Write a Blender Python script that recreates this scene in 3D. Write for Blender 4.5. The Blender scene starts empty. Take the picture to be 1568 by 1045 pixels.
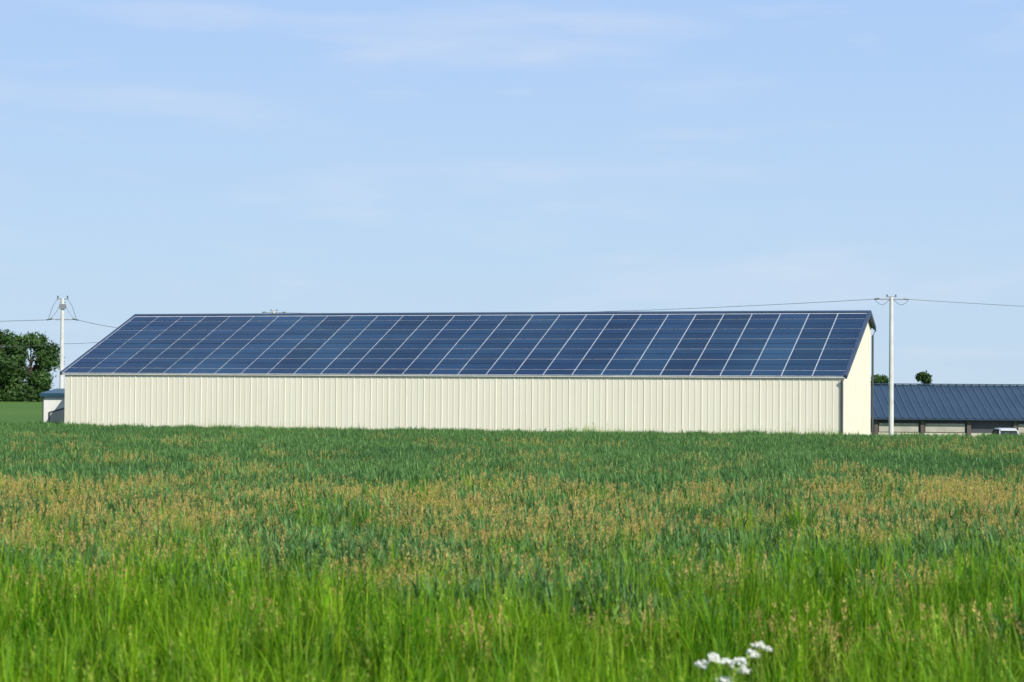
import bpy, math, random
import numpy as np
from mathutils import Vector, Matrix
random.seed(7); rng=np.random.default_rng(7)
scene=bpy.context.scene
PX=3200.0; CAMZ=3.2
def hy(x): return 600+0.0069*(x-784)
def W(x,y,Z): return Vector(((x-784)/PX*Z, Z, CAMZ+(hy(x)-y)/PX*Z))
def ss(t): t=min(1,max(0,t)); return t*t*(3-2*t)
def gz(x,y):
    return -0.9*ss((x-20)/5)*ss((y-129)/8)*(1-ss((y-210)/60))
# ---------- materials
def newmat(name):
    m=bpy.data.materials.new(name); m.use_nodes=True
    nt=m.node_tree; nt.nodes.clear()
    out=nt.nodes.new('ShaderNodeOutputMaterial'); return m,nt,out
def noise_col(nt,c1,c2,scale,detail=4,lo=0.3,hi=0.7,vec=None,sc=None):
    n=nt.nodes.new('ShaderNodeTexNoise'); n.inputs['Scale'].default_value=scale; n.inputs['Detail'].default_value=detail
    g=nt.nodes.new('ShaderNodeNewGeometry')
    mp=nt.nodes.new('ShaderNodeMapping'); nt.links.new(g.outputs['Position'],mp.inputs['Vector'])
    if sc: mp.inputs['Scale'].default_value=sc
    nt.links.new(mp.outputs['Vector'],n.inputs['Vector'])
    r=nt.nodes.new('ShaderNodeValToRGB'); r.color_ramp.elements[0].position=lo; r.color_ramp.elements[1].position=hi
    r.color_ramp.elements[0].color=(*c1,1); r.color_ramp.elements[1].color=(*c2,1)
    nt.links.new(n.outputs['Fac'],r.inputs['Fac']); return r.outputs['Color']
def pbr(name,c1,c2=None,rough=0.6,scale=1.0,metal=0,spec=0.5,sc=None,coat=0):
    m,nt,out=newmat(name); b=nt.nodes.new('ShaderNodeBsdfPrincipled')
    b.inputs['Roughness'].default_value=rough; b.inputs['Metallic'].default_value=metal
    b.inputs['Specular IOR Level'].default_value=spec
    nt.links.new(noise_col(nt,c1,c2 or tuple(v*0.85 for v in c1),scale,sc=sc),b.inputs['Base Color'])
    nt.links.new(b.outputs[0],out.inputs[0]); return m
def mixc(nt,a,b,fac,blend='MIX'):
    n=nt.nodes.new('ShaderNodeMix'); n.data_type='RGBA'; n.blend_type=blend
    for s,i in ((fac,0),(a,6),(b,7)):
        if isinstance(s,(int,float)): n.inputs[i].default_value=s
        elif isinstance(s,tuple): n.inputs[i].default_value=(*s,1)
        else: nt.links.new(s,n.inputs[i])
    return n.outputs[2]
def leafmat(name,c1,c2,c3,scale=0.12,trans=0.35,rough=0.55,vlo=0.55,vhi=1.4):
    m,nt,out=newmat(name)
    base=noise_col(nt,c1,c2,scale,detail=3,lo=0.35,hi=0.65)
    at=nt.nodes.new('ShaderNodeAttribute'); at.attribute_name='rnd'
    wn=nt.nodes.new('ShaderNodeMath'); wn.operation='MULTIPLY'; nt.links.new(at.outputs['Fac'],wn.inputs[0]); wn.inputs[1].default_value=7.31
    fr=nt.nodes.new('ShaderNodeMath'); fr.operation='FRACT'; nt.links.new(wn.outputs[0],fr.inputs[0])
    r=nt.nodes.new('ShaderNodeMapRange'); nt.links.new(fr.outputs[0],r.inputs[0])
    r.inputs[1].default_value=0.55; r.inputs[2].default_value=1.0; r.inputs[3].default_value=0; r.inputs[4].default_value=0.9
    col=mixc(nt,base,c3,r.outputs[0])
    mr=nt.nodes.new('ShaderNodeMapRange'); nt.links.new(at.outputs['Fac'],mr.inputs[0]); mr.inputs[3].default_value=vlo; mr.inputs[4].default_value=vhi
    cc=nt.nodes.new('ShaderNodeVectorMath'); cc.operation='SCALE'; nt.links.new(col,cc.inputs[0]); nt.links.new(mr.outputs[0],cc.inputs['Scale'])
    b=nt.nodes.new('ShaderNodeBsdfPrincipled'); b.inputs['Roughness'].default_value=rough; b.inputs['Specular IOR Level'].default_value=0.3
    t=nt.nodes.new('ShaderNodeBsdfTranslucent'); mx=nt.nodes.new('ShaderNodeMixShader'); mx.inputs[0].default_value=trans
    nt.links.new(cc.outputs[0],b.inputs['Base Color']); nt.links.new(cc.outputs[0],t.inputs['Color'])
    nt.links.new(b.outputs[0],mx.inputs[1]); nt.links.new(t.outputs[0],mx.inputs[2]); nt.links.new(mx.outputs[0],out.inputs[0])
    return m
# ---------- mesh helpers
def mesh_obj(name,verts,faces,mat,parent=None,link=True,smooth=False,rnd=None,mats=None,midx=None):
    me=bpy.data.meshes.new(name); me.from_pydata([tuple(v) for v in verts],[],[tuple(f) for f in faces])
    for m in (mats or [mat]): me.materials.append(m)
    if midx is not None: me.polygons.foreach_set('material_index',midx)
    if rnd is not None:
        a=me.attributes.new('rnd','FLOAT','FACE'); a.data.foreach_set('value',rnd)
    if smooth: me.polygons.foreach_set('use_smooth',[True]*len(me.polygons))
    me.update()
    o=bpy.data.objects.new(name,me)
    if link: scene.collection.objects.link(o)
    if parent:
        o.parent=parent; o.matrix_parent_inverse=Matrix.Translation(parent.location).inverted()
    return o
def empty(name,loc):
    e=bpy.data.objects.new(name,None); e.location=loc; e.empty_display_size=0.5; scene.collection.objects.link(e); return e
class MB:
    def __init__(s): s.v=[]; s.f=[]; s.r=[]; s.m=[]
    def quad(s,a,b,c,d,r=0.5,m=0):
        i=len(s.v); s.v+= [a,b,c,d]; s.f.append((i,i+1,i+2,i+3)); s.r.append(r); s.m.append(m)
    def box(s,o,ux,uy,uz,r=0.5,m=0):
        o=Vector(o);ux=Vector(ux);uy=Vector(uy);uz=Vector(uz)
        i=len(s.v); s.v+=[o,o+ux,o+ux+uy,o+uy,o+uz,o+ux+uz,o+ux+uy+uz,o+uy+uz]
        for f in ((0,3,2,1),(4,5,6,7),(0,1,5,4),(1,2,6,5),(2,3,7,6),(3,0,4,7)):
            s.f.append(tuple(i+k for k in f)); s.r.append(r); s.m.append(m)
    def tube(s,pts,rad,n=8,r=0.5,m=0,cap=True):
        rings=[]
        for k,p in enumerate(pts):
            p=Vector(p); a=Vector(pts[max(0,k-1)]); b=Vector(pts[min(len(pts)-1,k+1)])
            d=(b-a).normalized(); ref=Vector((0,0,1)) if abs(d.z)<0.9 else Vector((1,0,0))
            u=d.cross(ref).normalized(); w=d.cross(u)
            R=rad[k] if hasattr(rad,'__len__') else rad
            i=len(s.v); rings.append(i)
            for q in range(n):
                t=2*math.pi*q/n; s.v.append(p+(u*math.cos(t)+w*math.sin(t))*R)
        for a,b in zip(rings,rings[1:]):
            for q in range(n):
                s.f.append((a+q,a+(q+1)%n,b+(q+1)%n,b+q)); s.r.append(r); s.m.append(m)
        if cap:
            s.f.append(tuple(rings[0]+q for q in range(n))[::-1]); s.f.append(tuple(rings[-1]+q for q in range(n))); s.r+=[r,r]; s.m+=[m,m]
    def obj(s,name,mat,parent=None,**k):
        mats=mat if isinstance(mat,list) else [mat]
        return mesh_obj(name,s.v,s.f,None,parent,rnd=s.r,mats=mats,midx=s.m,**k)
# ---------- world / sun
SUN=Vector((0.60,-0.80,0)).normalized(); EL=math.radians(40)
sd=Vector((SUN.x*math.cos(EL),SUN.y*math.cos(EL),math.sin(EL)))
w=bpy.data.worlds.new("World"); scene.world=w; w.use_nodes=True; nt=w.node_tree; nt.nodes.clear()
out=nt.nodes.new('ShaderNodeOutputWorld'); bg=nt.nodes.new('ShaderNodeBackground')
sky=nt.nodes.new('ShaderNodeTexSky'); sky.sky_type='NISHITA'; sky.sun_disc=False
sky.sun_elevation=EL; sky.sun_rotation=math.atan2(SUN.x,SUN.y); sky.air_density=1.0; sky.dust_density=0.4; sky.ozone_density=2.0
bg.inputs['Strength'].default_value=0.12
tc=nt.nodes.new('ShaderNodeTexCoord')
sx=nt.nodes.new('ShaderNodeSeparateXYZ'); nt.links.new(tc.outputs['Generated'],sx.inputs[0])
hz=nt.nodes.new('ShaderNodeValToRGB'); e=hz.color_ramp.elements   # pale hazy air near the horizon
e[0].position=0.0; e[0].color=(0.540,0.700,0.865,1); e[1].position=0.20; e[1].color=(0.420,0.610,0.950,1)
k_=e.new(0.08); k_.color=(0.495,0.680,0.910,1)
nt.links.new(sx.outputs[2],hz.inputs[0])
hs_=nt.nodes.new('ShaderNodeVectorMath'); hs_.operation='SCALE'; hs_.inputs['Scale'].default_value=1/0.12; nt.links.new(hz.outputs[0],hs_.inputs[0])
hf=nt.nodes.new('ShaderNodeMapRange'); nt.links.new(sx.outputs[2],hf.inputs[0]); hf.inputs[1].default_value=0.2; hf.inputs[2].default_value=0.7; hf.inputs[3].default_value=0.94; hf.inputs[4].default_value=0.15
skyc=mixc(nt,sky.outputs[0],hs_.outputs[0],hf.outputs[0])
def cl(scale,loc,lo,hi,amt,det):
    mp=nt.nodes.new('ShaderNodeMapping'); mp.inputs['Scale'].default_value=scale; mp.inputs['Location'].default_value=loc
    nt.links.new(tc.outputs['Generated'],mp.inputs['Vector'])
    ns=nt.nodes.new('ShaderNodeTexNoise'); ns.inputs['Scale'].default_value=1.0; ns.inputs['Detail'].default_value=det; ns.inputs['Roughness'].default_value=0.5
    nt.links.new(mp.outputs[0],ns.inputs['Vector'])
    rp=nt.nodes.new('ShaderNodeMapRange'); rp.interpolation_type='SMOOTHSTEP'; rp.inputs[1].default_value=lo; rp.inputs[2].default_value=hi; rp.inputs[4].default_value=amt
    nt.links.new(ns.outputs['Fac'],rp.inputs[0]); return rp.outputs[0]
skyc=mixc(nt,skyc,(5.7,6.4,7.6),cl((7,7,40),(1.3,0.4,2.1),0.46,0.78,0.42,3.5))
skyc=mixc(nt,skyc,(6.2,6.6,7.4),cl((15,15,75),(4.3,7.4,0.2),0.55,0.82,0.25,3))
nt.links.new(skyc,bg.inputs['Color']); nt.links.new(bg.outputs[0],out.inputs[0])
l=bpy.data.lights.new('sun','SUN'); l.energy=4.9; l.angle=math.radians(0.5); l.color=(1,0.965,0.90)
lo=bpy.data.objects.new('sun',l); lo.rotation_euler=sd.to_track_quat('Z','Y').to_euler(); lo.location=(30,-40,60); scene.collection.objects.link(lo)
# ---------- ground
xs=sorted(set([-3500,-2000,-1200,-700,-400,-250,-160,-110]+list(range(-80,81,2))+[110,160,250,400,700,1200,2000,3500]))
ys=sorted(set([-3500,-1500,-600,-250,-100,-40]+list(range(-10,290,2))+[320,380,460,600,900,1400,2200,3500]))
gv=[(x,y,gz(x,y)) for y in ys for x in xs]; nx=len(xs)
gf=[(j*nx+i,j*nx+i+1,(j+1)*nx+i+1,(j+1)*nx+i) for j in range(len(ys)-1) for i in range(nx-1)]
m,nt,out=newmat('ground_mat'); b=nt.nodes.new('ShaderNodeBsdfPrincipled'); b.inputs['Roughness'].default_value=0.9; b.inputs['Specular IOR Level'].default_value=0.1
a1=noise_col(nt,(0.075,0.17,0.03),(0.12,0.21,0.04),0.02,detail=8); a2=noise_col(nt,(0.6,0.6,0.6),(1.1,1.1,1.0),1.2,detail=6)
nt.links.new(mixc(nt,a1,a2,1.0,'MULTIPLY'),b.inputs['Base Color']); nt.links.new(b.outputs[0],out.inputs[0])
mesh_obj('ground',gv,gf,m)
mesh_obj('field_soil',[(-75,-8,0.006),(75,-8,0.006),(75,126,0.006),(21.4,126,0.006),(-31,142.2,0.006),(-31,148,0.006),(-75,148,0.006)],[(0,1,2,3,4,5,6)],
  pbr('soil',(0.045,0.055,0.018),(0.07,0.075,0.025),rough=1,scale=3,spec=0.05))
# ---------- barn
th=math.radians(17.5)
R0=Vector((20.08,127,0)); U=Vector((-math.cos(th),math.sin(th),0)); V=Vector((math.sin(th),math.cos(th),0)); Zv=Vector((0,0,1))
L=53.1; DR=10.5; DT=12.6; HE=4.26; HR=8.52; slope=(HR-HE)/DR; HB=HR-slope*(DT-DR)
barn=empty('solar_panel_barn',R0+U*L/2)
def B(u,v,z): return R0+U*u+V*v+Zv*z
cream=pbr('cream_cladding',(0.875,0.81,0.635),(0.83,0.765,0.59),rough=0.5,scale=0.35,sc=(1,1,0.5),spec=0.3)
cream_d=pbr('cream_rib',(0.83,0.77,0.60),rough=0.5,scale=0.6,spec=0.3)
navy=pbr('navy_trim',(0.035,0.06,0.11),(0.045,0.07,0.13),rough=0.45,scale=1)
silver=pbr('aluminium_rail',(0.52,0.57,0.62),(0.40,0.46,0.52),rough=0.45,scale=2,metal=0.0)
dgrey=pbr('dark_grey_metal',(0.07,0.075,0.085),rough=0.5)
def ribwall(name,P,length,ztop,nrm,parent,zb=-1.3,pitch=0.40,brk=()):
    mb=MB(); st=[]; u=0.1; k=0
    while u<length-0.16:
        rh=0.028 if k%3==0 else 0.015
        st+= [(u,0,0),(u+0.03,rh,1),(u+0.085,rh,1),(u+0.115,0,0)]
        u+=pitch+(0.02 if k%3==2 else 0); k+=1
    st=[(0,0,0)]+st+[(length,0,0)]
    for q in brk: st.append((q,0,0))
    st.sort(key=lambda s:s[0])
    for (u0,o0,_),(u1,o1,_) in zip(st,st[1:]):
        if u1-u0<1e-4: continue
        mi=1 if o0!=o1 else 0
        mb.quad(P(u0)+nrm*o0+Zv*zb,P(u1)+nrm*o1+Zv*zb,P(u1)+nrm*o1+Zv*ztop(u1),P(u0)+nrm*o0+Zv*ztop(u0),m=mi)
    return mb.obj(name,[cream,cream_d],parent)
ribwall('front_wall',lambda u:B(u,0,0),L,lambda u:HE-0.02,-V,barn)
gt=lambda v: (HE+slope*v if v<DR else HR-slope*(v-DR))-0.03
ribwall('gable_wall_east',lambda v:B(0,v,0),DT,gt,-U,barn,brk=(DR,))
ribwall('gable_wall_west',lambda v:B(L,v,0),DT,gt,U,barn,brk=(DR,))
ribwall('rear_wall',lambda u:B(u,DT,0),L,lambda u:HB-0.03,V,barn)
n1=Vector((-V.x*slope,-V.y*slope,1)).normalized()
n2=Vector((V.x*slope,V.y*slope,1)).normalized()
def RF(u,v,h=0): return B(u,v,HE+slope*v)+n1*h
mb=MB(); o0=-0.10
mb.box(RF(-0.25,o0),U*(L+0.5),RF(0,DR)-RF(0,o0),n1*0.05)
mb.obj('front_roof_deck',silver,barn)
mb=MB(); P0=B(-0.25,DR+0.03,HR-slope*0.03); P1=B(-0.25,DT+0.25,HR-slope*(DT-DR+0.25))
mb.box(P0,U*(L+0.5),P1-P0,n2*0.07); mb.obj('rear_roof_deck',navy,barn)
mb=MB()
mb.box(RF(-0.30,o0-0.02,-0.10),U*0.17,RF(0,DR)-RF(0,o0-0.02),n1*0.24)
mb.box(P0-U*0.07-n2*0.1,U*0.17,P1-P0,n2*0.24)
mb.box(RF(L+0.17,o0-0.02,-0.10),U*0.14,RF(0,DR)-RF(0,o0-0.02),n1*0.22)
mb.box(RF(-0.3,DR-0.14,0.075),U*(L+0.6),(RF(0,DR)-RF(0,DR-0.14))*1.9,n1*0.06)
mb.obj('verge_and_ridge_trim',navy,barn)
mb=MB(); mb.tube([B(-0.2,-0.08,HE-0.09),B(L+0.2,-0.08,HE-0.09)],0.035,10); mb.obj('eaves_trim',pbr('eaves_cream',(0.72,0.68,0.58),rough=0.5),barn)
mb=MB(); mb.tube([B(0.0,-0.2,HE-0.2),B(-0.02,-0.1,HE-0.5),B(-0.02,-0.1,-1.2)],0.055,8)
mb.tube([B(-0.3,DT+0.25,HB-0.2),B(-0.12,DT+0.1,HB-0.6),B(-0.12,DT+0.1,-1.2)],0.07,8)
mb.obj('downpipes',dgrey,barn)
mb=MB(); mb.box(B(-0.06,-0.06,-1.2),U*0.16,V*0.16,Zv*(HE+1.1)); mb.obj('corner_flashing',pbr('corner_cream',(0.6,0.56,0.44),rough=0.5),barn)
# solar panels
m,nt,out=newmat('solar_glass'); b=nt.nodes.new('ShaderNodeBsdfPrincipled'); b.inputs['Roughness'].default_value=0.16
at=nt.nodes.new('ShaderNodeAttribute'); at.attribute_name='rnd'
cell=mixc(nt,(0.006,0.024,0.062),(0.015,0.050,0.118),at.outputs['Fac'])
nn=noise_col(nt,(0.6,0.7,0.85),(1.6,1.45,1.2),0.11,detail=4)
nt.links.new(mixc(nt,cell,nn,1.0,'MULTIPLY'),b.inputs['Base Color'])
b.inputs['Specular IOR Level'].default_value=0.42
nt.links.new(b.outputs[0],out.inputs[0]); glass=m
mb=MB(); NC,NR=28,12
sv=(DR-0.22)/NR; su=(L+0.2)/NC
for i in range(NC):
    cr=random.random()*0.5
    for j in range(NR):
        u0=-0.1+i*su+0.04; v0=-0.08+j*sv+0.04
        h=0.055+random.uniform(0,0.006); gap=0.08 if j%2 else 0.12
        a=RF(u0,v0,h)
        hw=(su-0.08)
        mb.box(a,U*hw,RF(0,v0+sv-gap)-RF(0,v0),n1*0.03,r=cr+random.random()*0.5)
mb.obj('solar_panels',glass,barn)
# ---------- low barn right
lb=empty('low_farm_shed',Vector((47,152,-0.9)))
roofblue=pbr('blue_grey_roof',(0.022,0.048,0.085),(0.032,0.064,0.11),rough=0.5,scale=0.4)
rooflt=pbr('roof_rib',(0.05,0.09,0.14),rough=0.45,scale=0.4)
ta=math.radians(3.0); LU=Vector((math.cos(ta),-math.sin(ta),0)); LV=Vector((math.sin(ta),math.cos(ta),0))
L0=Vector((25.6,150.5,0)); LL=60; LD=8.0; LHE=1.62; LHR=3.92; ls=(LHR-LHE)/LD
def LBp(u,v,z): return L0+LU*u+LV*v+Zv*z
mb=MB(); k=0; u=-0.3
def LR(u,v,h=0):
    if v<=LD: return LBp(u,v,LHE+ls*v+h)
    return LBp(u,v,LHR-ls*(v-LD)+h)
while u<LL:
    for (a0,h0),(a1,h1),mi in (((0,0),(0.45,0),0),((0.45,0),(0.47,0.05),0),((0.47,0.05),(0.55,0.05),1),((0.55,0.05),(0.57,0),1)):
        mb.quad(LR(u+a0,-0.45,h0),LR(u+a1,-0.45,h1),LR(u+a1,LD,h1),LR(u+a0,LD,h0),m=mi)
        mb.quad(LR(u+a0,LD,h0),LR(u+a1,LD,h1),LR(u+a1,2*LD+0.5,h1),LR(u+a0,2*LD+0.5,h0),m=mi)
    u+=0.57
mb.box(LR(-0.3,LD-0.2,0.08),LU*LL,LV*0.4,Zv*0.08)
mb.box(LR(-0.3,-0.48,-0.10),LU*LL,LV*0.06,Zv*0.10)
mb.obj('ribbed_roof',[roofblue,rooflt],lb)
mb=MB(); mb.box(LBp(0,0,-1.3),LU*(LL-1),LV*2*LD,Zv*(1.3+0.45)); mb.obj('block_wall',pbr('pale_render',(0.62,0.57,0.43),(0.5,0.46,0.35),rough=0.8,scale=0.8),lb)
mb=MB(); mb.box(LBp(0.1,0.1,0.45),LU*(LL-1.2),LV*(2*LD-0.2),Zv*(LHE-0.45-0.06)); mb.obj('opening_and_eave_shade_band',dgrey,lb)  # dark box for the openings, also paints in shadow under the eave
mb=MB(); mb2=MB()
for k in range(19):
    u=0.5+k*3.3
    mb.box(LBp(u,-0.14,-1.3),LU*0.28,LV*0.12,Zv*(1.3+LHE-0.1))
    if k%4!=2: mb2.box(LBp(u+0.35,-0.03,0.5),LU*2.8,LV*0.05,Zv*0.62)
mb.obj('posts',pbr('brown_post',(0.12,0.10,0.08),rough=0.8),lb); mb2.obj('pale_curtain_panels',pbr('curtain',(0.50,0.47,0.38),(0.36,0.34,0.28),rough=0.7,scale=1.5),lb)
gab=[LBp(0,0,0.4),LBp(0,2*LD,0.4),LBp(0,2*LD,LHE-0.05),LBp(0,LD,LHR-0.05),LBp(0,0,LHE-0.05)]
gab2=[p+LU*(LL-1) for p in gab]
mesh_obj('gable_ends',gab+gab2,[(0,1,2,3,4),(9,8,7,6,5)],roofblue,lb)
# ---------- shed left
sh=empty('small_lean_to_shed',Vector((-31,152,0)))
mb=MB(); mb.box((-33.6,150,-0.1),(4.8,0,0),(0,5,0),(0,0,2.75)); mb.obj('walls',pbr('white_wall',(0.82,0.80,0.72),rough=0.6),sh)
mb=MB()
i=len(mb.v); mb.v+= [Vector(p) for p in [(-33.8,149.75,2.62),(-28.6,149.75,2.66),(-28.6,155.3,2.98),(-33.8,155.3,2.98),(-33.8,149.75,2.86),(-28.6,149.75,2.88),(-28.6,155.3,3.2),(-33.8,155.3,3.2)]]
for f in ((0,3,2,1),(4,5,6,7),(0,1,5,4),(1,2,6,5),(2,3,7,6),(3,0,4,7)): mb.f.append(f); mb.r.append(.5); mb.m.append(0)
mb.obj('roof',pbr('petrol_roof',(0.02,0.07,0.11),rough=0.4),sh)
def frame(name,pts,mat,y0,y1,par):
    v=[Vector((p[0],y0,p[1])) for p in pts]+[Vector((p[0],y1,p[1])) for p in pts]; n=len(pts)
    f=[tuple(range(n))]+[tuple(range(n,2*n))[::-1]]+[(a,a+n,(a+1)%n+n,(a+1)%n) for a in range(n)]
    mesh_obj(name,v,f,mat,par)
frame('door_frame',[(-33.2,0),(-31.6,0),(-31.6,1.98),(-33.2,1.52)],dgrey,149.93,149.995,sh)
frame('door',[(-33.08,0),(-31.7,0),(-31.7,1.82),(-33.08,1.42)],pbr('grey_door',(0.50,0.47,0.40),rough=0.6),149.90,149.925,sh)
mb=MB(); mb.box((-33.64,149.93,-0.1),(0.08,0,0),(0,0.07,0),(0,0,2.7)); mb.obj('corner_trim',dgrey,sh)
# ---------- utility poles
conc=pbr('concrete_pole',(0.72,0.70,0.65),(0.6,0.58,0.53),rough=0.8,scale=2)
ins=pbr('insulator',(0.10,0.12,0.11),rough=0.3)
def pole(P,zt,zbase,kind):
    e=empty('utility_pole',Vector((P[0],P[1],zbase)))
    mb=MB(); mb.tube([(P[0],P[1],zbase-0.1),(P[0],P[1],zt)],[0.19,0.13],10); mb.obj('pole_shaft',conc,e)
    a=MB(); i=MB()
    att=[]
    if kind=='T':
        a.box((P[0]-0.85,P[1]-0.06,zt-0.20),(1.7,0,0),(0,0.12,0),(0,0,0.07))
        a.box((P[0]-0.35,P[1]-0.05,zt-0.02),(0.7,0,0),(0,0.1,0),(0,0,0.06))
        for s in (-1,1):
            i.tube([(P[0]+s*0.85,P[1],zt-0.12),(P[0]+s*1.2,P[1],zt-0.16)],[0.06,0.05],8)
            pts=[(P[0]+s*1.2*(1-t),P[1]-0.1,zt-0.16-0.42*math.sin(math.pi*min(1,t*1.1))*(1-0.2*t)) for t in np.linspace(0,0.9,9)]
            i.tube(pts,0.016,5)
            i.tube([(P[0]+s*0.3,P[1],zt+0.02),(P[0]+s*0.3,P[1],zt+0.16)],0.05,8)
            att.append(Vector((P[0]+s*1.2,P[1],zt-0.16)))
    elif kind=='A':
        a.box((P[0]-0.45,P[1]-0.07,zt-0.1),(0.9,0,0),(0,0.14,0),(0,0,0.07))
        a.box((P[0]-0.22,P[1]-0.2,zt-0.85),(0.44,0,0),(0,0.4,0),(0,0,0.4))
        a.box((P[0]-0.25,P[1]-0.05,zt-0.35),(0.5,0,0),(0,0.1,0),(0,0,0.07))
        a.box((P[0]-0.5,P[1]-0.05,zt-1.72),(1.0,0,0),(0,0.1,0),(0,0,0.08))
        for s in (-1,1):
            i.tube([(P[0]+s*0.38,P[1],zt),(P[0]+s*0.38,P[1],zt+0.2)],0.06,8)
            i.tube([(P[0]+s*0.4,P[1],zt-0.02),(P[0]+s*0.75,P[1],zt-0.6),(P[0]+s*1.1,P[1],zt-1.6)],0.02,5)
            i.tube([(P[0]+s*0.25,P[1],zt-0.6),(P[0]+s*0.5,P[1],zt-1.1),(P[0]+s*0.95,P[1],zt-1.65)],0.015,5)
            i.tube([(P[0]+s*0.8,P[1],zt-1.62),(P[0]+s*1.25,P[1],zt-1.72)],[0.06,0.05],8)
            a.tube([(P[0]+s*0.5,P[1],zt-1.68),(P[0]+s*1.0,P[1],zt-1.66)],0.03,6)
            att.append(Vector((P[0]+s*1.25,P[1],zt-1.72)))
    a.obj('crossarm',pbr('galvanised',(0.25,0.26,0.27),rough=0.5),e); i.obj('insulators',ins,e)
    return att
pR=W(1365,455,145); attR=pole(pR,pR.z,gz(pR.x,145),'T')
pL=W(95,457,165); attL=pole(pL,pL.z,0,'A')
pM=W(419,476.5,215); attM=pole(pM,pM.z,0,'T')
wm=pbr('wire_metal',(0.12,0.12,0.13),rough=0.5)
mb=MB()
def wire(a,b,sag,r=0.016):
    a=Vector(a);b=Vector(b); pts=[]
    for t in np.linspace(0,1,25):
        p=a.lerp(b,t); p.z-=sag*4*t*(1-t); pts.append(p)
    mb.tube(pts,r,5)
wire(attM[1],attR[0],0.55); 
far=W(1700,463,150); wire(attR[1],(90,150,far.z),0.9)
wire(attL[0],(-110,170,8.9),0.7,0.02); wire(attL[1],attM[0]+Vector((0,0,-0.2)),1.3,0.02)
wire((pL.x,165,pL.z-3.6),(-26,161,7.6),0.2,0.016); wire((pL.x,165,pL.z-3.7),(-110,172,6.0),0.5,0.014)
mb.obj('power_lines',wm)
# ---------- trees
bark=pbr('bark',(0.07,0.055,0.04),rough=0.9,scale=3)
def tree(name,base,H,Rr,nleaf,lsz,mat,seed,crown0=0.12):
    r=np.random.default_rng(seed); e=empty(name,base); mb=MB(); b=Vector(base)
    mb.tube([b,b+Vector((0.2,0,H*0.3)),b+Vector((0,0.1,H*0.75))],[Rr*0.07,Rr*0.05,Rr*0.015],8)
    lobes=[]
    for k in range(26):
        t=r.uniform(crown0,0.86); ang=r.uniform(0,6.28)
        prof=math.sin(math.pi*min(1,max(0.08,(t*0.85+0.12))))**0.6
        rr=Rr*prof*r.uniform(0.35,0.8)
        c=b+Vector((math.cos(ang)*rr,math.sin(ang)*rr,H*t))
        lobes.append((c,Rr*r.uniform(0.24,0.42)))
        s=b+Vector((0,0,H*max(0.1,t*0.6)))
        mb.tube([s,s.lerp(c,0.5)+Vector((0,0,0.3)),c],[Rr*0.03,Rr*0.018,Rr*0.006],5)
    mb.obj('trunk_and_limbs',bark,e)
    v=[];f=[];rn=[]
    for (c,cr) in lobes:
        n=int(nleaf/len(lobes)); lb_=r.uniform(0,0.5)
        for _ in range(n):
            d=r.normal(size=3); d/=np.linalg.norm(d); rad=cr*(r.uniform(0.25,1.0)**0.45)*(1+0.22*r.normal())
            p=np.array(c)+d*rad*np.array([1,1,0.8])
            if p[2]<base[2]+0.1: p[2]=base[2]+0.1+r.uniform(0,.8)
            nn_=d*0.8+r.normal(size=3)*0.5; nn_/=np.linalg.norm(nn_)
            a=np.cross(nn_,r.normal(size=3)); a/=np.linalg.norm(a); bb=np.cross(nn_,a); s=lsz*r.uniform(0.5,1.3)
            i=len(v); v+= [p-a*s,p-bb*s*0.55,p+a*s,p+bb*s*0.55]; f.append((i,i+1,i+2,i+3)); rn.append(lb_+r.uniform(0,0.5))
    mesh_obj('foliage',v,f,mat,e,rnd=rn)
tl=leafmat('tree_leaves',(0.038,0.085,0.020),(0.07,0.14,0.03),(0.055,0.12,0.028),scale=0.15,trans=0.28)
for k,(x,top,Z,Rr) in enumerate([(2,499,500,7.8),(47,506,505,7.2),(-42,500,500,8.5),(-95,512,500,8.5)]):
    p=W(x,top,Z); tree('broadleaf_tree',(p.x,Z,0),p.z,Rr,14000,0.42,tl,20+k,0.05)
for k,(x,top,Rr) in enumerate([(1346,564,3.2),(1415,566,2.6)]):
    p=W(x,top,520); tree('broadleaf_tree',(p.x,520,0),p.z,Rr,4000,0.35,tl,40+k,0.2)
v=[];f=[];rn=[]
for _ in range(9000):
    x=rng.uniform(-150,-107); hh=2.6+0.8*math.sin(x*0.7)+0.5*math.sin(x*1.9)
    p=np.array([x,496+rng.uniform(-1.2,1.2),rng.uniform(0,1)**0.7*hh]); n_=rng.normal(size=3); n_/=np.linalg.norm(n_)
    a=np.cross(n_,rng.normal(size=3)); a/=np.linalg.norm(a); bb=np.cross(n_,a); s=rng.uniform(0.2,0.5)
    i=len(v); v+=[p-a*s,p-bb*s*0.6,p+a*s,p+bb*s*0.6]; f.append((i,i+1,i+2,i+3)); rn.append(rng.uniform(0,1))
mesh_obj('hedge',v,f,tl,rnd=rn)
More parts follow.
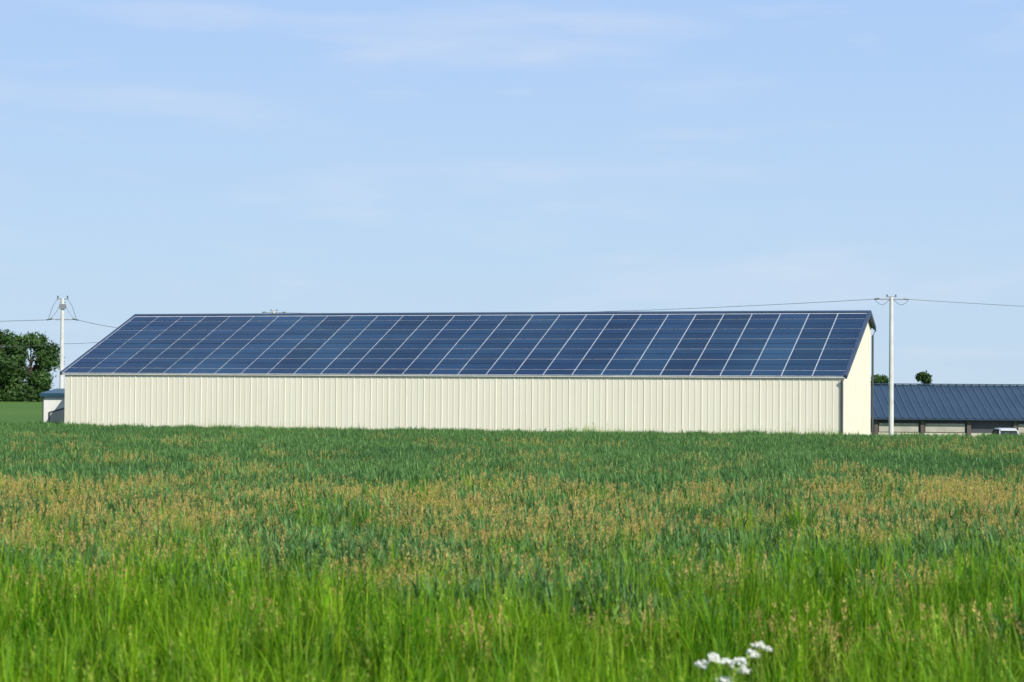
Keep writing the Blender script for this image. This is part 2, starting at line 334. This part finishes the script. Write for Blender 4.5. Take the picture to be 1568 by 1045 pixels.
# ---------- parked car (end-on)
car=empty('parked_car',Vector((35,146,-0.9)))
cw=pbr('white_paint',(0.62,0.63,0.65),rough=0.25,coat=1); gl=pbr('car_glass',(0.03,0.035,0.04),rough=0.08); rub=pbr('rubber',(0.02,0.02,0.02),rough=0.8)
cx,cy,cz=W(1547,660,144.5).x,144.5,gz(36,144.5)+0.02
secs=[(0,0.35,0.85,0.80,0),(0.15,0.3,1.05,0.84,0),(0.3,0.3,1.12,0.86,0),(3.2,0.3,1.05,0.86,0),(4.2,0.3,0.92,0.84,0),(4.45,0.35,0.7,0.76,0)]
def loft(rings,name,mat):
    v=[];f=[];n=len(rings[0])
    for r_ in rings: v+=r_
    for k in range(len(rings)-1):
        for q in range(n): f.append((k*n+q,k*n+(q+1)%n,(k+1)*n+(q+1)%n,(k+1)*n+q))
    f.append(tuple(range(n))[::-1]); f.append(tuple(range((len(rings)-1)*n,len(rings)*n)))
    o=mesh_obj(name,v,f,mat,car); bv=o.modifiers.new('b','BEVEL'); bv.width=0.04; bv.segments=2; return o
def cr_(y,z0,z1,hw,tp): return [(cx-hw,cy+y,cz+z0),(cx+hw,cy+y,cz+z0),(cx+hw,cy+y,cz+(z0+z1)/2),(cx+hw*tp,cy+y,cz+z1),(cx-hw*tp,cy+y,cz+z1),(cx-hw,cy+y,cz+(z0+z1)/2)]
loft([cr_(y,a,b_,h,0.93) for y,a,b_,h,_ in secs],'body',cw)
loft([[(cx-h0,cy+y0,cz+1.0),(cx+h0,cy+y0,cz+1.0),(cx+h1,cy+y1,cz+z),(cx-h1,cy+y1,cz+z)] for y0,h0,y1,h1,z in [(0.15,0.76,0.4,0.6,1.6),(0.8,0.78,0.8,0.64,1.7),(2.0,0.78,2.0,0.64,1.7),(3.1,0.76,2.5,0.6,1.62)]],'window_cabin',gl)
loft([[(cx-h,cy+y,cz+z),(cx+h,cy+y,cz+z),(cx+h*0.9,cy+y,cz+z+0.1),(cx-h*0.9,cy+y,cz+z+0.1)] for y,h,z in [(0.3,0.6,1.58),(0.8,0.66,1.68),(2.0,0.66,1.68),(2.55,0.6,1.6)]],'roof',cw)
mb=MB()
for s_ in (-1,1):
    for yy in (0.8,3.5): mb.tube([(cx+s_*0.66,cy+yy,cz+0.32),(cx+s_*0.87,cy+yy,cz+0.32)],0.32,20)
mb.obj('wheels',rub,car)
mb=MB()
for s_ in (-1,1): mb.box((cx+s_*0.72-0.07,cy-0.02,cz+0.7),(0.14,0,0),(0,0.1,0),(0,0,0.25))
mb.obj('tail_lights',pbr('red_lens',(0.4,0.02,0.02),rough=0.2),car)
mb=MB()
for s_ in (-1,1): mb.tube([(cx+s_*0.70,cy+0.22,cz+1.02),(cx+s_*0.60,cy+0.42,cz+1.62)],0.05,6)
mb.obj('rear_pillars',cw,car)
# ---------- grass templates
def blade(V_,F_,R_,x,y,h,wd,lean,ang,r,segs=4,droop=1.0,z0=0,taper=1.0,rv=None):
    dx,dy=math.cos(ang),math.sin(ang); ta_=ang+math.pi/2+r.uniform(-0.5,0.5); tx,ty=math.cos(ta_)*wd/2,math.sin(ta_)*wd/2
    i=len(V_); rv=r.uniform(0,1) if rv is None else rv
    for s in range(segs+1):
        t=s/segs; o=lean*h*(t**2.0); z=z0+h*(t-droop*lean*0.5*t**3); k=(1-t**2.2*taper)*1.0+0.04
        V_.append((x+dx*o-tx*k,y+dy*o-ty*k,z)); V_.append((x+dx*o+tx*k,y+dy*o+ty*k,z))
        if s: 
            a=i+2*(s-1); F_.append((a,a+1,a+3,a+2)); R_.append(rv)
RC=0.65
def head(V_,F_,R_,M_,x,y,h,la,ln,r,n,hl,wid,mi):
    ex,ey=x+math.cos(la)*ln*h,y+math.sin(la)*ln*h; rh=r.uniform(0,1)
    for k in range(n):
        t=r.uniform(0,1); zz=h*(1-ln*0.5)-hl*0.8+hl*t; wdt=wid*math.sin(math.pi*(0.15+0.8*t)); aa=r.uniform(0,6.28)
        blade(V_,F_,R_,ex+math.cos(aa)*wdt,ey+math.sin(aa)*wdt,r.uniform(0.03,0.055),0.013,0.4,aa,r,1,z0=zz,rv=min(1,max(0,rh+r.normal(0,.12))))
def template(kind,seed):
    r=np.random.default_rng(seed); V_=[];F_=[];R_=[];M_=[]
    def mark(m): 
        while len(M_)<len(F_): M_.append(m)
    if kind=='meadow':
        for tf in range(7):   # tufts
            a=r.uniform(0,6.28); q=RC*math.sqrt(r.uniform()); tx,ty=q*math.cos(a),q*math.sin(a); th_=r.uniform(0.6,1.4); tr=r.uniform(0.05,0.14)
            tv=r.uniform(0,1)
            for _ in range(25):
                a=r.uniform(0,6.28); q=tr*math.sqrt(r.uniform()); h=r.uniform(0.5,1.0)*th_
                blade(V_,F_,R_,tx+q*math.cos(a),ty+q*math.sin(a),h,r.uniform(0.011,0.026),r.uniform(0.05,0.55),a+r.normal(0,0.8),r,5,rv=0.6*tv+0.4*r.uniform()); mark(0)
            if tf%3==0:
                h=r.uniform(0.95,1.1)*th_; la=r.uniform(0,6.28); ln=r.uniform(0,.15)
                blade(V_,F_,R_,tx,ty,h,0.005,ln,la,r,3,rv=0.9,taper=.2); mark(0)
                head(V_,F_,R_,M_,tx,ty,h,la,ln,r,14,0.16,0.014,1); mark(1)
    elif kind in('wheat','wheatfar'):
        fr=kind=='wheatfar'
        for _ in range(80 if not fr else 90):
            a=r.uniform(0,6.28); q=RC*math.sqrt(r.uniform()); x=q*math.cos(a); y=q*math.sin(a); h=r.uniform(0.48,0.74)+0.06*math.sin(x*7)
            blade(V_,F_,R_,x,y,h,0.010,r.uniform(0,0.12),r.uniform(0,6.28),r,1 if fr else 2,taper=0.3); mark(0)
            for k in range(3):
                z0=h*r.uniform(0.4,0.85)
                blade(V_,F_,R_,x,y,r.uniform(0.20,0.36),r.uniform(0.020,0.036),r.uniform(0.1,0.9),r.uniform(0,6.28),r,2 if fr else 4,z0=z0); mark(0)
    else:
        for _ in range(28):
            a=r.uniform(0,6.28); q=RC*math.sqrt(r.uniform()); x=q*math.cos(a); y=q*math.sin(a); h=r.uniform(0.66,1.10); la=r.uniform(0,6.28); ln=r.uniform(0.02,0.2)
            blade(V_,F_,R_,x,y,h,0.007,ln,la,r,3,taper=0.2); mark(0)
            head(V_,F_,R_,M_,x,y,h,la,ln,r,16,r.uniform(0.12,0.26),0.022,1); mark(1)
        for _ in range(85):
            a=r.uniform(0,6.28); q=RC*math.sqrt(r.uniform())
            blade(V_,F_,R_,q*math.cos(a),q*math.sin(a),r.uniform(0.5,0.98),0.016,r.uniform(0.1,0.5),r.uniform(0,6.28),r,4); mark(0)
    return V_,F_,R_,M_
g_near=leafmat('meadow_blades',(0.085,0.27,0.005),(0.24,0.47,0.010),(0.40,0.56,0.025),scale=0.7,trans=0.50,vlo=0.28,vhi=1.4)
g_wheat=leafmat('wheat_leaves',(0.082,0.205,0.055),(0.140,0.28,0.070),(0.22,0.35,0.10),scale=0.10,trans=0.38,vlo=0.5,vhi=1.45)
g_stem=leafmat('seed_grass_stems',(0.26,0.44,0.03),(0.38,0.50,0.05),(0.46,0.46,0.09),scale=0.4,trans=0.4)
g_head=leafmat('seed_heads',(0.72,0.50,0.14),(0.80,0.62,0.19),(0.64,0.36,0.20),scale=0.4,trans=0.4,vlo=0.7,vhi=1.15)
def make_coll(kind,n,mats):
    c=bpy.data.collections.new(kind+'_variants')
    for k in range(n):
        V_,F_,R_,M_=template(kind,100+k*7+len(kind))
        o=mesh_obj('%s_clump_%d'%(kind,k),V_,F_,None,link=False,rnd=R_,mats=mats,midx=M_); c.objects.link(o)
    return c
def scatter(name,coll,pts,scl):
    n=len(pts); me=bpy.data.meshes.new(name); me.from_pydata([tuple(p) for p in pts],[],[])
    rot=np.zeros((n,3)); rot[:,2]=rng.uniform(0,6.28,n); rot[:,0]=rng.normal(0,0.05,n); rot[:,1]=rng.normal(0.03,0.06,n)
    a=me.attributes.new('rot','FLOAT_VECTOR','POINT'); a.data.foreach_set('vector',rot.ravel())
    a=me.attributes.new('scl','FLOAT_VECTOR','POINT'); a.data.foreach_set('vector',np.asarray(scl).ravel())
    o=bpy.data.objects.new(name,me); scene.collection.objects.link(o)
    ng=bpy.data.node_groups.new(name+'_gn','GeometryNodeTree')
    ng.interface.new_socket('Geometry',in_out='INPUT',socket_type='NodeSocketGeometry'); ng.interface.new_socket('Geometry',in_out='OUTPUT',socket_type='NodeSocketGeometry')
    N=ng.nodes; gi=N.new('NodeGroupInput'); go=N.new('NodeGroupOutput'); ip=N.new('GeometryNodeInstanceOnPoints')
    ci=N.new('GeometryNodeCollectionInfo'); ci.inputs['Collection'].default_value=coll; ci.inputs['Separate Children'].default_value=True; ci.inputs['Reset Children'].default_value=True
    ra=N.new('GeometryNodeInputNamedAttribute'); ra.data_type='FLOAT_VECTOR'; ra.inputs['Name'].default_value='rot'
    sa=N.new('GeometryNodeInputNamedAttribute'); sa.data_type='FLOAT_VECTOR'; sa.inputs['Name'].default_value='scl'
    lk=ng.links.new
    e2r=N.new('FunctionNodeEulerToRotation'); lk(ra.outputs['Attribute'],e2r.inputs[0])
    m2p=N.new('GeometryNodeMeshToPoints'); lk(gi.outputs[0],m2p.inputs[0])
    lk(m2p.outputs[0],ip.inputs['Points']); lk(ci.outputs[0],ip.inputs['Instance']); ip.inputs['Pick Instance'].default_value=True
    lk(e2r.outputs[0],ip.inputs['Rotation']); lk(sa.outputs['Attribute'],ip.inputs['Scale']); lk(ip.outputs[0],go.inputs[0])
    md=o.modifiers.new('scatter','NODES'); md.node_group=ng
    return o
def wall_y(x): return 127+(20.08-x)*0.3153
def limit(x):
    if x>21.5: return 126.0
    if x>-31: return wall_y(x)-1.1
    return 148.2
G=rng.uniform(0,1,(256,256))
def vn(x,y,s):
    x=x/s;y=y/s;xi=np.floor(x).astype(int);yi=np.floor(y).astype(int);fx=x-xi;fy=y-yi;fx=fx*fx*(3-2*fx);fy=fy*fy*(3-2*fy)
    g=lambda a,b:G[a%256,b%256]
    return (g(xi,yi)*(1-fx)+g(xi+1,yi)*fx)*(1-fy)+(g(xi,yi+1)*(1-fx)+g(xi+1,yi+1)*fx)*fy
def sample(y0,y1,dens,marg=1.2):
    wmax=0.245*y1*marg+3; n=int(dens*(y1-y0)*2*wmax)
    y=rng.uniform(y0,y1,n); x=rng.uniform(-wmax,wmax,n); k=np.abs(x)<0.245*y*marg+3
    return x[k],y[k]
def pts_scl(x,y,hs,base=1.0):
    p=np.stack([x,y,np.zeros_like(x)],1); s=rng.uniform(0.85,1.15,len(x))*base
    return p,np.stack([s,s,s*hs],1)
cM=make_coll('meadow',10,[g_near,g_stem]); cW=make_coll('wheat',8,[g_wheat]); cF=make_coll('wheatfar',6,[g_wheat]); cS=make_coll('seed_grass',8,[g_stem,g_head])
x,y=sample(11,52,2.5); nz=vn(x,y,1.3)*0.65+vn(x,y,3.5)*0.35
pk=rng.uniform(0,1,len(x))<np.clip((34+9*(vn(x+50,y,4)-0.5)*2-y)/10,0.0,1)*0.9+0.09; x,y,nz=x[pk],y[pk],nz[pk]
p,s=pts_scl(x,y,0.42+0.95*nz); scatter('meadow_grass',cM,p,s)
x,y=sample(22,62,2.3); ed=24+8*(vn(x+50,y,3)-0.5)*2
k=(rng.uniform(0,1,len(x))<np.clip((y-ed)/10,0,1)); x,y=x[k],y[k]
nz=vn(x,y,2.0)*0.7+vn(x,y,14)*0.3; p,s=pts_scl(x,y,0.78+0.45*nz); scatter('wheat_crop',cW,p,s)
x,y=sample(62,148.5,1.7,1.12); k=(y<np.array([limit(v) for v in x])); x,y=x[k],y[k]
nz=vn(x,y,3.0)*0.6+vn(x,y,14)*0.4; p,s=pts_scl(x,y,0.86+0.30*nz); scatter('wheat_crop',cF,p,s)
# seeding grass band
x,y=sample(20,70,2.6); nz=vn(x*0.6,y,2.0); core=np.exp(-((y-46.5-1.5*np.sin(x*.25))/8)**4)
band=core*np.clip((nz-0.15)*1.8,0.12,1)+(0.45*np.exp(-((y-34)/8)**2)+0.05)*np.clip((nz-0.25)*2.2,0.03,1)
pk=rng.uniform(0,1,len(x))<band*0.9; x,y=x[pk],y[pk]
x2,y2=sample(62,110,0.13,1.1); nz2=vn(x2,y2,7); pk=(nz2>0.45); x=np.concatenate([x,x2[pk]]); y=np.concatenate([y,y2[pk]])
p,s=pts_scl(x,y,0.80+0.28*vn(x,y,4)); scatter('seeding_grass',cS,p,s)
t=rng.uniform(0,1,330); ux=20-51*t; uy=wall_y(ux)-rng.uniform(1.0,1.7,330); nz=vn(ux,uy*0+3,5)
k=nz>0.45; ux,uy,nz=ux[k],uy[k],nz[k]; p,s=pts_scl(ux,uy,0.66+0.5*(nz-0.3)); s[:,:2]*=0.7; scatter('weed_strip',cM,p,s)
# ---------- cow parsley
cp=empty('cow_parsley',Vector((2.0,17.6,0)))
st=MB(); v=[];f=[]
for (px,py,rr) in [(1168,986,.075),(1155,997,.05),(1095,1003,.05),(1115,1010,.07),(1136,1010,.055),(1077,1014,.05),(1141,1023,.055),(1112,1039,.06)]:
    c=W(px,py,17.0+random.uniform(-0.3,0.3)); root=Vector((2.0+(c.x-2.0)*0.5,17.0,0)); nd=Vector((c.x,c.y,c.z-0.09))
    st.tube([root,root.lerp(nd,0.5)+Vector((0.01,0,0)),nd],[0.005,0.004,0.003],5)
    for q in range(11):
        a=q*2.4+random.uniform(-.3,.3); rad=rr*math.sqrt((q+0.5)/11)*random.uniform(.8,1.15); h=c+Vector((math.cos(a)*rad,math.sin(a)*rad,-0.3*rad+random.uniform(-.02,.02)))
        st.tube([nd,h],0.0012,4)
        for z in range(17):
            d=h+Vector((random.gauss(0,.008),random.gauss(0,.008),random.gauss(0,.007))); i=len(v); s_=0.005; tx=random.uniform(-.5,.5)
            for e_ in range(5):
                t=e_*1.2566; v.append(d+Vector((math.cos(t)*s_,math.sin(t)*s_*0.8,math.sin(t)*s_*0.7+tx*math.cos(t)*s_)))
            f.append(tuple(range(i,i+5)))
st.obj('stems',g_stem,cp); mesh_obj('umbels',v,f,pbr('white_petal',(0.8,0.8,0.72),rough=0.7),cp)
# ---------- camera
cam=bpy.data.cameras.new('camera'); co=bpy.data.objects.new('camera',cam); scene.collection.objects.link(co)
cam.sensor_width=36; cam.lens=PX/1568*36; cam.clip_end=8000; cam.clip_start=0.1
pit=math.atan(77.5/PX)
co.matrix_world=Matrix.Translation((0,0,CAMZ))@Matrix.Rotation(math.pi/2+pit,4,'X')@Matrix.Rotation(0.0069,4,'Z')
cam.dof.use_dof=True; cam.dof.focus_distance=90; cam.dof.aperture_fstop=2.4
scene.camera=co
scene.view_settings.view_transform='Standard'; scene.view_settings.look='None'; scene.view_settings.exposure=0
